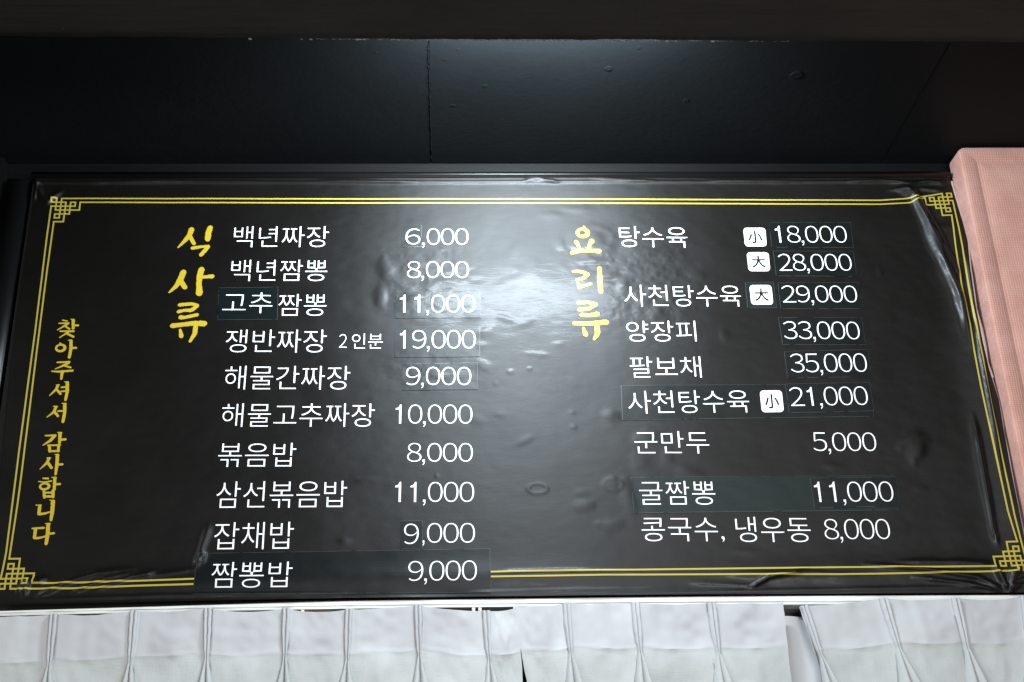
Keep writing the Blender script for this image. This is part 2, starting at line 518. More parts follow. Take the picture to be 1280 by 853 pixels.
_R = [(to_uv(p), w_ * PXM * 0.9, h * 1.7) for p, w_, h in RIDGES]
_D = [(at(x, y), rx * PXM * .8, ry * PXM * .8, h * 1.15, R(t)) for x, y, rx, ry, h, t in DOMES]
_G = [(at(x, y), rx * PXM, ry * PXM, h) for x, y, rx, ry, h in RING]
MOTTLE = [(at(540, 345), .125, .12, .0007), (at(815, 365), .12, .13, .0008), (at(745, 320), .09, .05, .0007), (at(545, 465), .12, .05, .0009), (at(700, 480), .07, .04, .0004)]
P_TL, P_TR, P_BL, P_BR = at(44, 224), at(1187, 222), at(-14, 757), at(1292, 741)
V_TOP = (P_TL[1] + P_TR[1]) / 2
V_BOT = (P_BL[1] + P_BR[1]) / 2


def H(u, v):
    """how far the sheet stands out towards the viewer"""
    u = np.asarray(u, float); v = np.asarray(v, float)
    h = LEAN0 + LEAN * (v - ZL) + 0.0035 * noise2(u * 3 + 5, v * 3 + 9) + 0.0008 * noise2(u * 11, v * 13) + 0.0003 * noise2(u * 34, v * 60)
    for (cc, sx_, sz_, am_) in MOTTLE:      # patches where the glue has lumped under the film
        h = h + am_ * (noise2(u * 55 + cc[0] * 9, v * 70) + 0.5 * noise2(u * 120, v * 150)) * np.exp(-(((u - cc[0]) / sx_) ** 4 + ((v - cc[1]) / sz_) ** 4))
    for (c, rx, ry, hh, t) in _D:
        du, dv = u - c[0], v - c[1]
        a = du * math.cos(t) + dv * math.sin(t); b_ = -du * math.sin(t) + dv * math.cos(t)
        q = (a / rx) ** 2 + (b_ / ry) ** 2
        q = q * (1 + 0.7 * noise2(u * 60 + c[0] * 90, v * 60))
        h = h + hh * np.exp(-np.clip(q, 0, 40) ** 1.25)
    for (c, rx, ry, hh) in _G:
        q = np.sqrt(((u - c[0]) / rx) ** 2 + ((v - c[1]) / ry) ** 2)
        h = h + hh * np.exp(-((q - 0.85) / 0.22) ** 2)
    for (pts, w_, hh) in _R:
        best = np.full(np.shape(u), 0.0)
        n = len(pts) - 1
        for i in range(n):
            d, t = seg_dist(u, v, pts[i], pts[i + 1])
            s = (i + t) / n
            env = np.clip(np.minimum(s, 1 - s) * 5 + 0.15, 0, 1)
            best = np.maximum(best, hh * env * np.exp(-(d / (w_ * (0.8 + 0.5 * noise2(u * 25, v * 25)))) ** 2))
        h = h + best
    # rolled hem along the top and the bottom, long soft swell beside them
    dt = V_TOP - v + 0.003 * noise2(u * 2.2, 4.4)
    h = h + 0.0035 * np.exp(-((dt - 0.012) / 0.0045) ** 2) + 0.0025 * np.exp(-((dt - 0.002) / 0.003) ** 2)
    db = v - V_BOT
    h = h + 0.006 * np.exp(-((db - 0.055) / 0.030) ** 2) * (0.6 + 0.9 * noise2(u * 2.0, 7.7)) + 0.003 * np.exp(-((db - 0.008) / 0.005) ** 2)
    h = h + 0.0025 * np.exp(-(db / 0.05) ** 2) * noise2(u * 9 + v * 22, v * 16)
    # the right end bellies out a little and its edge curls
    ur = P_TR[0] + (P_BR[0] - P_TR[0]) * (V_TOP - v) / (V_TOP - V_BOT)
    dr = ur - u
    h = h + 0.010 * np.exp(-(np.clip(dr, -.1, 9) / 0.06) ** 2) * np.clip((V_TOP - v) * 6, 0, 1) * np.clip((v - V_BOT) * 5, 0.2, 1)
    return h


def surf(u, v, off):
    """point and outward normal on the sheet, raised by off"""
    e = 0.0015
    h = H(u, v)
    hu = (H(u + e, v) - H(u - e, v)) / (2 * e)
    hv = (H(u, v + e) - H(u, v - e)) / (2 * e)
    n = np.stack([-hu, -np.ones_like(hu), -hv], -1)
    n /= np.linalg.norm(n, axis=-1, keepdims=True)
    return np.stack([u, YB - h - off, v], -1), n


# ------------------------------------------------------------------ banner frame (behind the sheet)
fr = empty('banner_frame', ((P_BL[0] + P_BR[0]) / 2, YB + 0.01, V_BOT), 'black lacquered frame round the wide menu banner, under the dark ceiling', 'picture frame')
zt = V_TOP
from_bm('top_bar', box_bm(P_TL[0] - 0.012, P_TR[0] + 0.004, YB - 0.016, YW - 0.002, zt + 0.001, zt + 0.016, 0.003, 3), M_FRAME, fr)
from_bm('top_lip', box_bm(P_TL[0] - 0.012, P_TR[0] + 0.004, YB - 0.001, YW - 0.002, zt - 0.008, zt - 0.001, 0.002, 2), M_FRAME, fr)
from_bm('side_bar', box_bm(P_TL[0] - 0.075, P_TL[0] - 0.016, YB - 0.004, YW - 0.002, V_BOT - 0.02, zt + 0.004, 0.004, 3), M_FRAME, fr)
from_bm('backing_board', box_bm(P_TL[0] - 0.008, P_TR[0] - 0.006, YB + 0.004, YW - 0.004, V_BOT, zt - 0.01), M_DARK, fr, smooth=False)

# ------------------------------------------------------------------ the banner
ban = empty('menu_banner', ((P_BL[0] + P_BR[0]) / 2, YB, V_BOT), 'wide black vinyl menu banner with yellow border and white price list, wrinkled at its edges', 'menu board')
REDGE = [(1187, 222), (1194, 250), (1202, 280), (1208, 305), (1210, 340), (1217, 380), (1225, 420), (1234, 460), (1247, 503), (1254, 545), (1262, 590), (1272, 640), (1283, 690), (1292, 741)]
LEDGE = [(44, 224), (42, 250), (33, 310), (24, 375), (13, 470), (2, 585), (-6, 670), (-14, 757)]
rv = np.array([at(*p) for p in REDGE]); lv = np.array([at(*p) for p in LEDGE])
NU, NV = 860, 360
tt = np.linspace(0, 1, NV)
vrow = V_TOP + (V_BOT - V_TOP) * tt
vr = np.interp(-vrow, -rv[:, 1], rv[:, 0]); vl = np.interp(-vrow, -lv[:, 1], lv[:, 0])
ss = np.linspace(0, 1, NU)
U = vl[:, None] * (1 - ss)[None] + vr[:, None] * ss[None]
V = np.repeat(vrow[:, None], NU, 1)
# bottom hem of the sheet bows like the photo's
bow = np.array([at(x, y)[1] for x, y in ((-14, 757), (430, 748), (860, 743.5), (1292, 741))])
bx = np.array([at(x, y)[0] for x, y in ((-14, 757), (430, 748), (860, 743.5), (1292, 741))])
db_ = np.interp(U, bx, bow) - V_BOT
V = V + db_ * (np.clip((tt - 0.9) / 0.1, 0, 1) ** 1.0)[:, None]
P = np.stack([U.ravel(), YB - H(U.ravel(), V.ravel()), V.ravel()], -1)
q = np.arange(NU * NV).reshape(NV, NU)
F = np.stack([q[:-1, :-1], q[1:, :-1], q[1:, 1:], q[:-1, 1:]], -1).reshape(-1, 4)
sheet = obj('sheet', P, F.tolist(), M_VINYL, ban, label='black vinyl sheet with bubbles, ripples and creases')
# the cut edge of the vinyl shows its white core on the right
e_uv = np.stack([U[4:, -1], V[4:, -1]], -1)
e_h = H(e_uv[:, 0], e_uv[:, 1])
vs = []
for k, (a, b_) in enumerate(e_uv):
    y = YB - float(e_h[k])
    wd = 0.0052 * (0.55 + 0.9 * abs(noise2(b_ * 9, 2.0)) * 2) * (1.25 if b_ > V_BOT + 0.55 else 0.6)
    vs += [(a - 0.0004, y - 0.001, b_), (a + wd, y + 0.002, b_), (a + wd * .5, y + 0.006, b_)]
fs = []
for k in range(len(e_uv) - 1):
    for j in range(2): fs.append((3 * k + j, 3 * k + 3 + j, 3 * k + 4 + j, 3 * k + 1 + j))
obj('sheet_edge', vs, fs, M_VEDGE, ban, label='pale cut edge of the vinyl along its right side')


# ---- printing helpers -------------------------------------------------------
def conform(name, uv, faces, off, m, parent, maxlen=0.011, label=None):
    bm = bmesh.new()
    bv = [bm.verts.new((a, b_, 0)) for a, b_ in uv]
    for f in faces:
        try: bm.faces.new([bv[i] for i in f])
        except ValueError: pass
    bmesh.ops.triangulate(bm, faces=[f for f in bm.faces if len(f.verts) > 3])
    for _ in range(5):
        ed = [e for e in bm.edges if e.calc_length() > maxlen]
        if not ed: break
        bmesh.ops.subdivide_edges(bm, edges=ed, cuts=1)
        bmesh.ops.triangulate(bm, faces=[f for f in bm.faces if len(f.verts) > 3])
    bm.verts.index_update()
    u = np.array([v.co.x for v in bm.verts]); v_ = np.array([v.co.y for v in bm.verts])
    fl = [[q.index for q in p.verts] for p in bm.faces]
    # keep every face turned to the viewer
    out = []
    for f in fl:
        a, b_, c = f[:3]
        s = (u[b_] - u[a]) * (v_[c] - v_[a]) - (v_[b_] - v_[a]) * (u[c] - u[a])
        out.append(f if s > 0 else f[::-1])
    bm.free()
    P, Nn = surf(u, v_, off)
    return obj(name, P, out, m, parent, normals=Nn, label=label)


TMP = bpy.data.scenes.new('type_setting')
_cache = {}
FULL = str.maketrans('0123456789', '\uff10\uff11\uff12\uff13\uff14\uff15\uff16\uff17\uff18\uff19')


def number(s):
    """wide round grotesque numerals set digit by digit; digit height 1, baseline 0"""
    key = ('#', s)
    if key in _cache: return _cache[key]
    x = 0.0; V_ = []; F_ = []
    for ch in s:
        if ch == ',':
            p = np.array([(0.0, 0.115), (0.125, 0.115), (0.125, 0.0), (0.115, -0.07), (0.075, -0.135), (0.02, -0.175), (0.005, -0.135), (0.05, -0.10), (0.068, -0.055), (0.07, 0.0), (0.0, 0.0)])
            f = [[0, 10, 9, 8, 7, 6, 5, 4, 3, 2, 1][::-1]]
            b0 = len(V_); V_ += (p + (x + 0.02, 0)).tolist(); F_ += [[i + b0 for i in q] for q in f]
            x += 0.24
            continue
        if ch == '1':
            b0 = len(V_)
            V_ += (np.array([(0.36, 1.0), (0.29, 1.0), (0.245, 0.90), (0.17, 0.835), (0.06, 0.805), (0.06, 0.725), (0.245, 0.74), (0.25, 0.0), (0.36, 0.0)]) + (x + 0.1, 0)).tolist()
            F_ += [[b0, b0 + 1, b0 + 2, b0 + 6, b0 + 7, b0 + 8], [b0 + 2, b0 + 3, b0 + 4, b0 + 5, b0 + 6]]
            x += 0.80
            continue
        co, fa = glyphs(ch.translate(FULL), off=-0.017)
        lo = co.min(0); hi = co.max(0)
        h = (co - lo) / (hi - lo)
        h[:, 0] = h[:, 0] * 0.76 + 0.035
        b0 = len(V_); V_ += (h + (x, 0)).tolist(); F_ += [[i + b0 for i in q] for q in fa]
        x += 0.83
    _cache[key] = (np.array(V_), F_)
    return _cache[key]




def glyphs(s, spacing=1.0, off=-0.012):
    key = (s, spacing, off)
    if key in _cache: return _cache[key]
    c = bpy.data.curves.new('t', 'FONT')
    c.body = s
    c.space_character = spacing
    c.resolution_u = 5
    c.offset = off
    o = bpy.data.objects.new('t', c)
    TMP.collection.objects.link(o)
    TMP.view_layers[0].update()
    dg = TMP.view_layers[0].depsgraph
    me = bpy.data.meshes.new_from_object(o.evaluated_get(dg))
    co = np.zeros(len(me.vertices) * 3); me.vertices.foreach_get('co', co)
    co = co.reshape(-1, 3)[:, :2]
    fa = [list(p.vertices) for p in me.polygons]
    bpy.data.objects.remove(o); bpy.data.curves.remove(c); bpy.data.meshes.remove(me)
    _cache[key] = (co, fa)
    return co, fa


def quad_map(x, y, q):
    """x, y in 0..1 (y up) into a quad of four plane points TL TR BR BL"""
    a = q[3][None] * (1 - x)[:, None] + q[2][None] * x[:, None]
    b_ = q[0][None] * (1 - x)[:, None] + q[1][None] * x[:, None]
    return a * (1 - y)[:, None] + b_ * y[:, None]


SLOPE = {}


def text(s, x0, x1, yt, yb, m=None, parent=None, off=0.0008, rise=0.0, spacing=None, label=None, name='lettering'):
    """lettering whose ink spans x0..x1 (at mid height) and yt..yb; rise = drop in pixels from left end to right end"""
    dig = all(k in '0123456789,' for k in s)
    if spacing is None: spacing = 0.93 if dig else 0.97
    co, fa = number(s) if dig else glyphs(s, spacing)
    ref = np.array([(0, 0), (1, 1)]) if dig else (glyphs(s.replace(',', ''), spacing)[0] if ',' in s else co)
    lo, hi = ref[:, 1].min(), ref[:, 1].max()
    xa, xb = co[:, 0].min(), co[:, 0].max()
    ym = (yt + yb) / 2
    A, B = at(x0, ym - rise / 2), at(x1, ym + rise / 2)
    hgt = at((x0 + x1) / 2, yt)[1] - at((x0 + x1) / 2, yb)[1]
    ax = B - A
    X = (co[:, 0] - xa) / (xb - xa); Y = (co[:, 1] - (lo + hi) / 2) / (hi - lo) * hgt
    n = np.array([-ax[1], ax[0]]) / np.linalg.norm(ax)
    uv = A[None] + ax[None] * X[:, None] + n[None] * Y[:, None]
    return conform(name, uv, fa, off, m or M_WHITE, parent or ban, label=label)


def patch(quad_px, m, off, parent=None, label=None, rim=True, name='sticker', rim_w=0.0011, nx=26, ny=9, sides='LRTB'):
    """a film sticker: thin sheet following the vinyl, its cut edge as a sub-part"""
    q = [at(*p) for p in quad_px]
    nx = max(4, int(np.linalg.norm(q[1] - q[0]) / 0.006)); ny = max(4, int(np.linalg.norm(q[0] - q[3]) / 0.006))
    gx, gy = np.meshgrid(np.linspace(0, 1, nx), np.linspace(0, 1, ny))
    uv = quad_map(gx.ravel(), gy.ravel(), q)
    P, Nn = surf(uv[:, 0], uv[:, 1], off)
    k = np.arange(nx * ny).reshape(ny, nx)
    F = np.stack([k[:-1, :-1], k[:-1, 1:], k[1:, 1:], k[1:, :-1]], -1).reshape(-1, 4).tolist()
    # skirt so that the film has thickness
    ring = list(k[0, :]) + list(k[1:, -1]) + list(k[-1, -2::-1]) + list(k[-2:0:-1, 0])
    P2, _ = surf(uv[ring, 0], uv[ring, 1], -0.0004)
    base = len(P)
    allP = np.concatenate([P, P2]); n = len(ring)
    F += [[int(ring[i]), base + i, base + (i + 1) % n, int(ring[(i + 1) % n])] for i in range(n)]
    o = obj(name, allP, F, m, parent or ban, smooth=False, label=label)
    if rim:
        vs = []; fs = []
        cxy = uv.mean(0)
        rr = np.random.default_rng(int(quad_px[0][0] * 13 + quad_px[0][1]))
        lift = rr.random(len(ring))
        lift = np.convolve(np.concatenate([lift, lift[:6]]), np.ones(5) / 5, 'same')[:len(ring)]
        PI = []
        lr = set(k[:, 0].tolist() + k[:, -1].tolist()); tb = set(k[0].tolist() + k[-1].tolist())
        for i, r_ in enumerate(ring):
            p = uv[r_]
            pi = p.copy()
            pi[0] += rim_w * (0.3 + 1.3 * lift[i]) * np.sign(cxy[0] - p[0]) * (r_ in lr)
            pi[1] += rim_w * (0.3 + 1.3 * lift[i]) * np.sign(cxy[1] - p[1]) * (r_ in tb)
            PI.append((*p, *pi))
        PI = np.array(PI)
        h0 = YB - H(PI[:, 0], PI[:, 1]) - off - 0.0002
        h1 = YB - H(PI[:, 2], PI[:, 3]) - off - 0.00035
        for a, y0, y1 in zip(PI, h0, h1): vs += [(a[0], y0, a[1]), (a[2], y1, a[3])]
        for i in range(n):
            j = (i + 1) % n
            if lift[i] < 0.36: continue          # the edge lies flat here and does not show
            fs.append((2 * i, 2 * j, 2 * j + 1, 2 * i + 1))
        if fs: obj('film_edge', vs, fs, M_RIM, o)
    return o


# ---- border lines --------------------------------------------------------
def strip(pts_uv, wd, off, name='border_line', parent=None, m=None, closed=False):
    """a printed line of constant width through plane points, mitred"""
    p = [np.array(a, float) for a in pts_uv]
    q = [p[0]]
    for a, b_ in zip(p[:-1], p[1:]):
        n = max(1, int(np.linalg.norm(b_ - a) / 0.0025))
        q += [a + (b_ - a) * (i + 1) / n for i in range(n)]
    vs = []
    for i, a in enumerate(q):
        d0 = q[i] - q[i - 1] if i else q[1] - q[0]
        d1 = q[i + 1] - q[i] if i < len(q) - 1 else d0
        d0 = d0 / np.linalg.norm(d0); d1 = d1 / np.linalg.norm(d1)
        n0 = np.array([-d0[1], d0[0]]); n1 = np.array([-d1[1], d1[0]])
        n = n0 + n1; n /= np.linalg.norm(n)
        n /= max(0.5, n @ n0)
        if i == 0: a = a - d0 * wd / 2
        if i == len(q) - 1: a = a + d0 * wd / 2
        vs += [a + n * wd / 2, a - n * wd / 2]
    uv = np.array(vs)
    P, Nn = surf(uv[:, 0], uv[:, 1], off)
    F = [(2 * i, 2 * i + 1, 2 * i + 3, 2 * i + 2) for i in range(len(q) - 1)]
    return P, F, Nn


LW = 0.0042
corners = {'TL': at(65.3, 248.3), 'TR': at(1188, 243), 'BR': at(1284, 714), 'BL': at(-0.5, 737)}
unit = 5.05 * 1.0 / 520


def knot(corner, sx, sy, ux, uy):
    """fret knot: paths in grid steps, mirrored for each corner"""
    c = corners[corner]
    paths = [[(2, 0), (2, 5), (1, 5), (1, 4), (4, 4), (4, 1), (5, 1), (5, 2), (0, 2)],
             [(6, 1), (6, 3), (1, 3), (1, 0), (0, 0), (0, 1), (3, 1), (3, 6), (1, 6)]]
    vs, fs, ns = [], [], []
    for k, pth in enumerate(paths):
        P, F, Nn = strip([c + np.array([sx * a * ux, -sy * b_ * uy]) for a, b_ in pth], LW, 0.0010 + 0.00012 * k)
        b0 = len(vs)
        vs += P.tolist(); ns += Nn.tolist(); fs += [tuple(i + b0 for i in f) for f in F]
    # self-crossings of one path lie in one plane: raise the strip steadily along its length
    vs = np.array(vs)
    vs[:, 1] -= np.linspace(0, 0.0006, len(vs))
    fs2 = []
    for f in fs:
        a, b_, c2 = (vs[f[0]], vs[f[1]], vs[f[2]])
        s = (b_[0] - a[0]) * (c2[2] - a[2]) - (b_[2] - a[2]) * (c2[0] - a[0])
        fs2.append(f if s > 0 else f[::-1])
    obj('corner_knot', vs, fs2, M_LINE, ban, normals=ns, label={'TL': 'yellow fret knot in the upper left corner', 'TR': 'yellow fret knot in the upper right corner beside the pink panel',
                                                     'BL': 'yellow fret knot in the lower left corner', 'BR': 'yellow fret knot in the lower right corner'}[corner])


UX, UY = 0.0124, 0.0119
knot('TL', 1, 1, UX, UY); knot('TR', -1, 1, UX, UY); knot('BR', -1, -1, UX * 1.05, UY); knot('BL', 1, -1, UX, UY)


def line(p0, mid, p1, label):
    P, F, Nn = strip([p0] + [at(*m) for m in mid] + [p1], LW, 0.0010)
    F = [f if (P[f[1]][0] - P[f[0]][0]) * (P[f[2]][2] - P[f[0]][2]) - (P[f[1]][2] - P[f[0]][2]) * (P[f[2]][0] - P[f[0]][0]) > 0 else f[::-1] for f in F]
    obj('border_line', P, F, M_LINE, ban, normals=Nn, label=label)


c = corners


def kp(cn, a, b_):
    sx = 1 if 'L' in cn else -1; sy_ = 1 if 'T' in cn else -1
    ux = UX * 1.05 if cn == 'BR' else UX
    return c[cn] + np.array([sx * a * ux, -sy_ * b_ * UY])


line(kp('TL', 2, 0), [(300, 248.6), (640, 249.3), (900, 250.2), (1100, 250.8), (1140, 248.2)], kp('TR', 2, 0), 'outer line of the border along the top')
line(kp('TL', 6, 1), [(300, 253.6), (640, 254.4), (900, 255.2), (1100, 255.7), (1138, 253.8)], kp('TR', 6, 1), 'inner line of the border along the top')
line(kp('TL', 0, 2), [(58, 300), (44, 415), (23, 570), (8, 690)], kp('BL', 0, 2), 'outer line of the border down the left side')
line(kp('TL', 1, 6), [(58.5, 340), (41, 480), (22, 630)], kp('BL', 1, 6), 'inner line of the border down the left side')
line(kp('TR', 0, 2), [(1201, 310), (1207, 350), (1216, 400), (1232, 480), (1250, 570), (1266, 645)], kp('BR', 0, 2), 'outer line of the border down the right side')
line(kp('TR', 1, 6), [(1193, 310), (1199, 350), (1209, 400), (1224, 480), (1243, 570), (1258, 640)], kp('BR', 1, 6), 'inner line of the border down the right side')
line(kp('BL', 2, 0), [(100, 736), (170, 733), (245, 731)], at(430, 727), 'lower left part of the outer line along the bottom')
line(kp('BL', 6, 1), [(100, 729), (170, 727), (245, 724.5)], at(430, 720.5), 'lower left part of the inner line along the bottom')
line(at(560, 724), [(614, 721.5), (760, 719), (900, 718.5), (1050, 719), (1150, 717)], kp('BR', 2, 0), 'lower right part of the outer line along the bottom')
line(at(560, 717), [(614, 715.5), (760, 713), (900, 711.5), (1050, 710), (1150, 709.5)], kp('BR', 6, 1), 'lower right part of the inner line along the bottom')


# ---- brush lettering ---------------------------------------------------------
def brush(name, strokes, m, label=None, rings=(), jit=0.06, seed=1):
    """strokes: lists of (px, py, width px); each a swelling stroke with round ends"""
    r = np.random.default_rng(seed)
    vs, fs, offs = [], [], []
    for si, st in enumerate(strokes):
        p = np.array([at(a, b_) for a, b_, _ in st]); wd = np.array([k[2] for k in st]) * PXM / 2 * 1.02
        t = np.concatenate([[0], np.cumsum(np.linalg.norm(np.diff(p, axis=0), axis=1))])
        n = max(4, int(t[-1] / 0.0022))
        ti = np.linspace(0, t[-1], n + 1)
        # soften the joints
        px = np.interp(ti, t, p[:, 0]); py = np.interp(ti, t, p[:, 1]); wi = np.interp(ti, t, wd)
        if len(st) > 2:
            for _ in range(3):
                px[1:-1] = (px[:-2] + 2 * px[1:-1] + px[2:]) / 4
                py[1:-1] = (py[:-2] + 2 * py[1:-1] + py[2:]) / 4
                wi[1:-1] = (wi[:-2] + 2 * wi[1:-1] + wi[2:]) / 4
        dx = np.gradient(px); dy = np.gradient(py); l = np.hypot(dx, dy); nx_, ny_ = -dy / l, dx / l
        outl = []
        L_ = [(px[i] + nx_[i] * wi[i] * (1 + jit * r.normal()), py[i] + ny_[i] * wi[i] * (1 + jit * r.normal())) for i in range(n + 1)]
        R_ = [(px[i] - nx_[i] * wi[i] * (1 + jit * r.normal()), py[i] - ny_[i] * wi[i] * (1 + jit * r.normal())) for i in range(n + 1)]

        def cap(cx, cy_, a0, w_, k=5):
            return [(cx + math.cos(a0 - math.pi * (j + 1) / (k + 1)) * w_ * .85, cy_ + math.sin(a0 - math.pi * (j + 1) / (k + 1)) * w_ * .85) for j in range(k)]
        ae = math.atan2(ny_[-1], nx_[-1]); as_ = math.atan2(-ny_[0], -nx_[0])
        b0 = len(vs)
        vs += L_; vs += R_; fs += [(b0 + i, b0 + n + 1 + i, b0 + n + 2 + i, b0 + i + 1) for i in range(n)]
        e = cap(px[-1], py[-1], ae, wi[-1]); k0 = len(vs); vs += e
        fs.append([b0 + n] + list(range(k0, k0 + len(e))) + [b0 + 2 * n + 1])
        e = cap(px[0], py[0], as_, wi[0]); k0 = len(vs); vs += e
        fs.append([b0 + n + 1] + list(range(k0, k0 + len(e))) + [b0])
        offs += [si] * (len(vs) - b0)
    for ri, (cx, cy_, rx, ry, wd) in enumerate(rings):
        b0 = len(vs); n = 28
        o_ = at(cx, cy_)
        for i in range(n):
            th = 2 * math.pi * i / n
            for s_ in (1, -1):
                ww = wd / 2 * (1 + 0.15 * math.sin(th + 2))
                vs.append((o_[0] + math.cos(th) * (rx + s_ * ww) * PXM, o_[1] + math.sin(th) * (ry + s_ * ww * (ry / rx) ** .5) * PXM))
        fs += [(b0 + 2 * i, b0 + 2 * ((i + 1) % n), b0 + 2 * ((i + 1) % n) + 1, b0 + 2 * i + 1) for i in range(n)]
        offs += [len(strokes) + ri] * (len(vs) - b0)
    uv = np.array(vs)
    P, Nn = surf(uv[:, 0], uv[:, 1], 0.0010)
    P[:, 1] -= np.array(offs) * 0.00011
    F = []
    for f in fs:
        f = list(f)
        a = sum(uv[f[i]][0] * uv[f[(i + 1) % len(f)]][1] - uv[f[(i + 1) % len(f)]][0] * uv[f[i]][1] for i in range(len(f)))
        F.append(f if a > 0 else f[::-1])
    return obj(name, P, F, m, ban, normals=Nn, label=label)


def zm(ox, oy, sc, strokes):
    return [[(ox + a / sc, oy + b_ / sc, w_ / sc) for a, b_, w_ in st] for st in strokes]


S1 = zm(200, 275, 10.66, [[(420, 125, 76), (395, 200, 68), (330, 280, 54), (240, 368, 20)], [(395, 215, 60), (455, 320, 50)], [(670, 100, 72), (645, 170, 80), (635, 250, 76), (634, 262, 74)],
                          [(430, 378, 52), (530, 362, 44), (650, 350, 36)], [(645, 355, 52), (600, 410, 56), (545, 470, 56)]])
brush('heading_lettering', S1, M_YELLOW, 'yellow brush letter, top of the left heading', seed=1)
S2 = [[(229.5, 340.2, 7.4), (225.5, 350, 7.4), (220, 358.5, 5.6), (211.5, 366, 2.2)], [(226, 352, 6.5), (231.5, 360, 6)], [(252, 337, 7.8), (249.5, 346, 7.2), (248.8, 356, 6.4), (249.3, 367.5, 8.4)], [(253, 347, 4.2), (260, 346.4, 4.6), (265.6, 345.8, 6)]]
brush('heading_lettering', S2, M_YELLOW, 'yellow brush letter, middle of the left heading', seed=2)
S3 = zm(200, 350, 10.04, [[(245, 318, 48), (400, 305, 44), (470, 325, 46)], [(470, 328, 48), (400, 385, 52), (300, 388, 36), (232, 405, 48)], [(260, 476, 62), (300, 480, 44), (470, 443, 46)],
                          [(155, 583, 64), (260, 570, 56), (420, 550, 62), (562, 553, 74)], [(255, 630, 30), (270, 715, 58)], [(450, 580, 56), (440, 680, 58), (378, 780, 34)]])
brush('heading_lettering', S3, M_YELLOW, 'yellow brush letter, bottom of the left heading', seed=3)
S4 = zm(700, 275, 11.37, [[(335, 100, 24), (350, 140, 56)], [(225, 320, 66), (255, 370, 52), (275, 420, 48)], [(450, 310, 80), (420, 360, 54), (405, 420, 48)], [(165, 478, 58), (270, 450, 58), (420, 448, 54), (560, 455, 68)]])
brush('heading_lettering', S4, M_YELLOW, 'yellow brush letter, top of the right heading', rings=[(700 + 318 / 11.37, 275 + 195 / 11.37, 76 / 11.37, 63 / 11.37, 60 / 11.37)], seed=4)
S5 = zm(700, 325, 7.755, [[(125, 115, 24), (200, 115, 34), (272, 143, 38)], [(270, 148, 36), (220, 185, 38), (155, 195, 22)], [(172, 218, 22), (185, 275, 34)], [(187, 268, 30), (300, 234, 30)], [(382, 82, 42), (385, 200, 48), (395, 312, 50)]])
brush('heading_lettering', S5, M_YELLOW, 'yellow brush letter, middle of the right heading', seed=5)
S6 = zm(700, 325, 7.755, [[(172, 418, 34), (270, 412, 34), (352, 430, 34)], [(350, 434, 36), (280, 475, 38), (182, 485, 38)], [(208, 535, 44), (280, 540, 38), (366, 525, 46)], [(135, 615, 42), (250, 620, 42), (452, 605, 54)],
                          [(225, 660, 26), (250, 728, 48)], [(355, 640, 48), (365, 710, 52), (332, 770, 30)]])
brush('heading_lettering', S6, M_YELLOW, 'yellow brush letter, bottom of the right heading', seed=6)

VA = lambda s: zm(55, 390, 10.65, s)
VB = lambda s: zm(50, 460, 10.65, s)
VC = lambda s: zm(35, 535, 10.66, s)
VD = lambda s: zm(30, 605, 10.04, s)
brush('greeting_letter', VA([[(245, 112, 16), (310, 125, 20)], [(200, 155, 18), (330, 152, 26)], [(322, 158, 28), (270, 192, 28), (178, 245, 12)], [(275, 188, 24), (342, 232, 24)],
                             [(390, 112, 42), (390, 225, 38)], [(360, 102, 12), (400, 104, 18)], [(395, 185, 26), (458, 183, 28)], [(215, 262, 20), (398, 262, 28)], [(330, 270, 28), (208, 348, 14)], [(300, 290, 26), (395, 337, 30)]]), M_YELLOW, seed=11)
brush('greeting_letter', VA([[(215, 418, 22), (222, 438, 30)], [(325, 380, 12), (360, 382, 26)], [(362, 385, 38), (360, 500, 42), (338, 612, 36)], [(365, 485, 28), (430, 483, 30)]]), M_YELLOW, rings=[(55 + 222 / 10.65, 390 + 484 / 10.65, 56 / 10.65, 46 / 10.65, 34 / 10.65)], seed=12)
brush('greeting_letter', VA([[(178, 675, 22), (342, 670, 28)], [(335, 680, 30), (250, 722, 28), (150, 763, 12)], [(255, 712, 26), (358, 745, 24)], [(105, 793, 16), (190, 800, 26), (385, 785, 30)]]) + VB([[(300, 50, 44), (285, 152, 28)]]), M_YELLOW, seed=13)
brush('greeting_letter', VB([[(218, 230, 14), (255, 230, 22)], [(240, 236, 34), (215, 290, 34), (128, 372, 12)], [(225, 290, 30), (275, 350, 32)], [(285, 262, 22), (345, 258, 26)], [(278, 315, 18), (345, 312, 26)],
                             [(328, 190, 12), (382, 192, 14)], [(366, 198, 42), (365, 320, 42), (341, 432, 34)]]), M_YELLOW, seed=14)
brush('greeting_letter', VB([[(180, 512, 14), (230, 518, 22)], [(213, 522, 36), (185, 590, 34), (92, 658, 12)], [(195, 590, 30), (242, 645, 32)], [(235, 578, 20), (305, 575, 26)], [(293, 475, 12), (350, 477, 14)], [(332, 484, 42), (330, 600, 42), (306, 722, 36)]]), M_YELLOW, seed=15)
brush('greeting_letter', VC([[(232, 105, 20), (370, 100, 26)], [(355, 108, 44), (300, 170, 38), (198, 233, 12)], [(393, 62, 12), (450, 66, 18)], [(430, 74, 44), (420, 205, 34)], [(430, 160, 26), (502, 155, 30)],
                             [(265, 235, 22), (430, 232, 22)], [(287, 240, 34), (290, 318, 34)], [(410, 238, 34), (405, 315, 34)], [(285, 313, 26), (415, 311, 26)]]), M_YELLOW, seed=16)
brush('greeting_letter', VC([[(250, 400, 12), (300, 403, 18)], [(280, 406, 38), (255, 465, 36), (158, 551, 10)], [(265, 465, 34), (315, 535, 34)], [(358, 355, 10), (410, 356, 14)], [(393, 364, 42), (385, 500, 42), (368, 622, 30)], [(400, 490, 26), (460, 488, 30)]]), M_YELLOW, seed=17)
